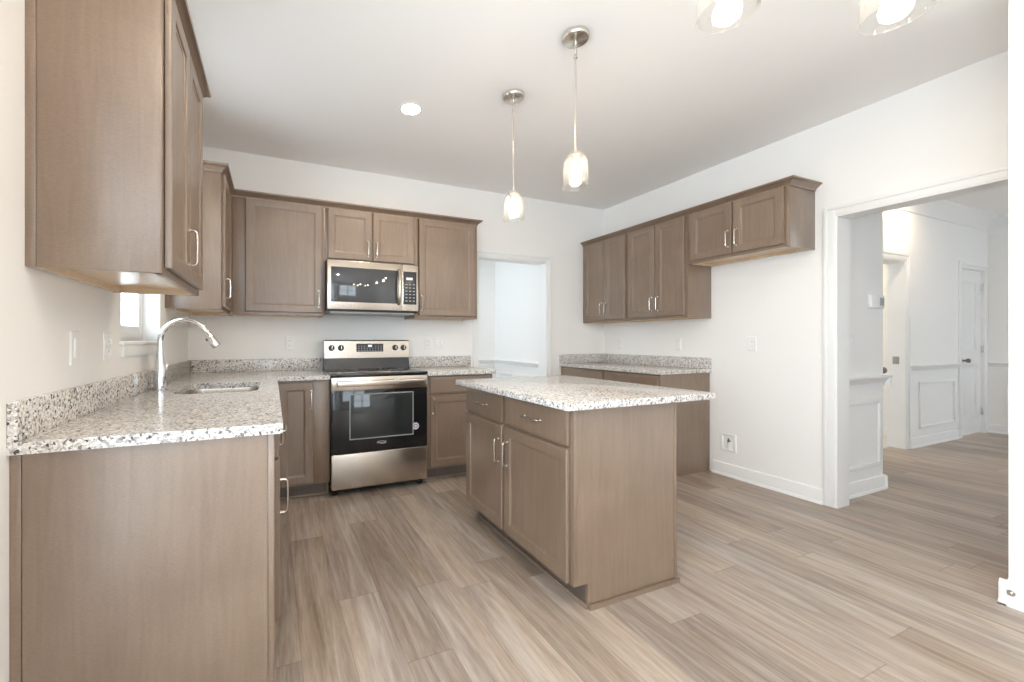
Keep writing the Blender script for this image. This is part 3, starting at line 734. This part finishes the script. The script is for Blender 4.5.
# ------------------------------------------------------------------ lamps
def jar(r=2.62, h=6.35):      # bell shade, open below: outer then inner surface, from the neck down
    o = [(.95, h), (1.3, h-.02), (1.75, h-.25), (2.15, h-.8), (2.42, h-1.6), (2.5, h-3), (2.54, 1.2), (2.6, .25), (2.66, 0)]
    i = [(2.5, 0.02), (2.48, .3), (2.42, 1.2), (2.38, h-3), (2.3, h-1.7), (2.03, h-.95), (1.65, h-.45), (1.2, h-.2), (.95, h-.18)]
    return [(a*r/2.66, b) for a, b in o+i]
def bulb_prof(h0):   # standing down from the socket at height h0
    return [(.55, h0), (.6, h0-.5), (.75, h0-1.0), (1.05, h0-1.7), (1.18, h0-2.3), (1.05, h0-2.95), (.6, h0-3.35), (.001, h0-3.45)]
def lamp_head(parent, x, y, z):
    """socket cap, shade and bulb hanging with the shade's rim at height z"""
    MB().lathe([(.001, z+7.2), (.4, z+7.2), (.45, z+6.9), (1.25, z+6.75), (1.32, z+6.5), (1.3, z+6.2), (.75, z+6.1), (.72, z+5.1), (.001, z+5.1)], (x, y, 0), 28).build('socket_cap', 'nickel', parent)
    MB().lathe([(a, z+b) for a, b in jar()], (x, y, 0), 40).build('glass_shade', 'shade', parent)
    MB().lathe([(a, z+b) for a, b in bulb_prof(5.05)], (x, y, 0), 24).build('bulb', 'bulb', parent)
def pendant(label, x, d, zr):
    t = thing('pendant_light', label, 'pendant light', x, d, 0, group='pendants over the island')
    MB().lathe([(.001, H-1.25), (.5, H-1.25), (1.3, H-1.1), (2.5, H-.85), (2.65, H-.6), (2.68, H-.01), (.001, H-.01)], (0, 0, 0), 36).build('canopy', 'nickel', t)
    b = MB(); b.cyl((0, 0, H-2.0), .3, .8)
    P = [(.32*math.sin(a), 0, H-2.7+.75*math.cos(a)) for a in [2*PI*k/16 for k in range(17)]]; b.tube(P, .07, 8)
    b.lathe([(.001, H-4.6), (.4, H-4.55), (.42, H-4.2), (.25, H-3.9), (.2, H-3.3), (.001, H-3.2)], (0, 0, 0), 20)
    b.build('swivel', 'nickel', t)
    MB().cyl((0, 0, zr+7.15), .2, H-4.5-zr-7.15, n=14).build('rod', 'nickel', t)
    lamp_head(t, 0, 0, zr)
pendant('nearer and larger looking of the two glass pendants over the island', 80.2, 82.8, 76.9)
pendant('farther of the two glass pendants, hanging by the back wall cabinets', 79.5, 60.9, 76.2)
# dining chandelier hanging in front of the camera, mostly above the picture
p1 = Vector((64.6, 122.6)); p2 = Vector((79.8, 128.8)); mid = (p1+p2)/2; e = (p2-p1); L = e.length
R5 = L/(2*math.sin(PI/5)); nrm = Vector((-e.y, e.x)).normalized(); hub = mid+nrm*(R5*math.cos(PI/5))
t = thing('chandelier', 'chandelier with glowing clear glass bell shades, cut off by the top edge of the photo', 'chandelier', hub.x, hub.y, 0)
ZS = 77.6
MB().lathe([(.001, H-1.3), (.5, H-1.3), (1.5, H-1.1), (2.5, H-.8), (2.7, H-.01), (.001, H-.01)], (0, 0, 0), 36).build('canopy', 'nickel', t)
MB().cyl((0, 0, ZS+12), .28, H-1.2-ZS-12, n=14).build('rod', 'nickel', t)
MB().lathe([(.001, ZS+6), (.5, ZS+6.2), (1.2, ZS+7), (1.5, ZS+9), (1.2, ZS+11), (.5, ZS+12), (.001, ZS+12)], (0, 0, 0), 28).build('hub', 'nickel', t)
a0 = math.atan2(-(p1.y-hub.y), p1.x-hub.x)
for k in range(5):
    a = a0+2*PI*k/5; c, s_ = math.cos(a), math.sin(a)
    arm = MB().tube([(c*r, s_*r, z) for r, z in ((1.2, ZS+9.5), (R5*.35, ZS+10.4), (R5*.7, ZS+10.2), (R5*.9, ZS+9.4), (R5*.98, ZS+8.4), (R5, ZS+7.1))], .26, 12).build('arm', 'nickel', t)
    lamp_head(arm, c*R5, s_*R5, ZS)
def can(label, x, d):
    t = thing('recessed_downlight', label, 'ceiling light', x, d, H)
    MB().lathe([(2.3, -.05), (2.45, -.22), (2.9, -.2), (3.05, -.02), (2.3, -.02)], (0, 0, 0), 40).build('trim_ring', 'plate', t)
    MB().lathe([(.001, -.12), (2.25, -.1), (2.3, -.04), (.001, -.03)], (0, 0, 0), 36).build('lens', 'can', t)
can('round recessed light glowing in the kitchen ceiling', 57.8, 45.1)
can('unseen recessed light added for brightness on the sink counter side', 26, 124)  # out of frame, added to brighten the near walls and ceiling
can('unseen recessed light added for brightness on the refrigerator side', 118, 126)  # unseen fixture, added as extra lamp light
can('unseen recessed light added to brighten the small room off the foyer', 266, 30)  # hidden fixture, added to lift the small room's walls
can('round recessed light in the foyer ceiling beyond the opening', 262, 76)

# ------------------------------------------------------------------ wall plates and small fittings (local: face towards -y)
def outlet(label, place, switch=False, gangs=1, group=None):
    t = thing('light_switch' if switch else 'power_outlet', label, 'switch' if switch else 'outlet', *place, group=group)
    wv = 2.75+1.8*(gangs-1)
    MB().rings(-wv/2, wv/2, -2.25, 2.25, [(0, 0), (0, .12), (.12, .22), (.2, .22)], 0).build('cover_plate', 'plate', t)
    for g in range(gangs):
        x = (g-(gangs-1)/2)*1.8
        if switch: MB().box(x-.65, x+.65, -.4, -.2, -1.3, 1.3, .08).build('rocker', 'white', t)
        else:
            for z in (.78, -.78):
                r = MB().box(x-.66, x+.66, -.3, -.2, z-.55, z+.55, .2).build('receptacle', 'white', t)
                b = MB(); b.box(x-.3, x-.22, -.31, -.28, z-.1, z+.22); b.box(x+.22, x+.3, -.31, -.28, z-.1, z+.22); b.build('slots', 'slot', r)
outlet('white rocker switch plate on the left wall nearest the camera', (0.01, 79.7, 45.1, PI/2), True)
outlet('white outlet on the left wall beside the window', (0.01, 68.2, 45.1, PI/2))
outlet('white outlet on the back wall left of the range', (29.5, .01, 45.1, 0))
outlet('white outlet on the back wall right of the range', (79.2, .01, 45.0, 0))
outlet('white two-gang switch plate next to the dining doorway', (84.0, .01, 45.0, 0), True, 2)
outlet('faint white outlet above the right worktop near the corner', (W-.01, 9.6, 44.6, -PI/2))
outlet('faint white outlet above the right worktop near its end', (W-.01, 38.3, 44.7, -PI/2))
outlet('white outlet on the bare wall of the refrigerator bay', (W-.01, 64.6, 45.0, -PI/2))
outlet('white switch plate beside the opening on the foyer wall', (181.2, FD+.01, 45.4, 0), True)
t = thing('water_supply_box', 'white recessed water supply box low on the refrigerator bay wall', 'supply box', W-.01, 57.2, 8.4, -PI/2)
b = MB()
for a in ((-1.8, 1.8, 0, .8), (-1.8, 1.8, 5.2, 6.0), (-2.6, -1.8, 0, 6), (1.8, 2.6, 0, 6)): b.box(a[0], a[1], -.3, 0, a[2], a[3], .08)
b.build('flange', 'plate', t)
MB().box(-1.85, 1.85, -.06, -.01, .75, 5.25).build('recess', M['ceil'], t)
b = MB(); b.cyl((.4, -.05, 3.6), .3, .9, 'y', 14); b.cyl((.4, -.6, 3.3), .22, 1.3, n=12); b.build('valve', 'bronze', t)
MB().cyl((.4, -.6, .9), .2, 2.3, n=12).build('pipe', 'plate', t)
t = thing('thermostat', 'white thermostat with small grey screen on the foyer wall', 'thermostat', 194.6, FD+.01, 58.0)
MB().box(-4.0, 4.0, -1.0, 0, -2.0, 2.0, .25).build('body', 'plate', t)
MB().box(1.0, 3.4, -1.06, -.98, -1.2, 1.2, .03).build('screen', 'grey', t)
t = thing('door_stop', 'small metal door stop on the baseboard at the right edge', 'door stop', NX-.55, 121.0, 2.4, PI/2)
MB().cyl((0, 0, 0), .5, -.15+.3, 'y', 18).build('flange', 'nickel', t)
b = MB(); b.cyl((0, .0, 0), .2, .5, 'y', 12); b.build('post', 'nickel', t)
t.rotation_euler = (0, 0, -PI/2)
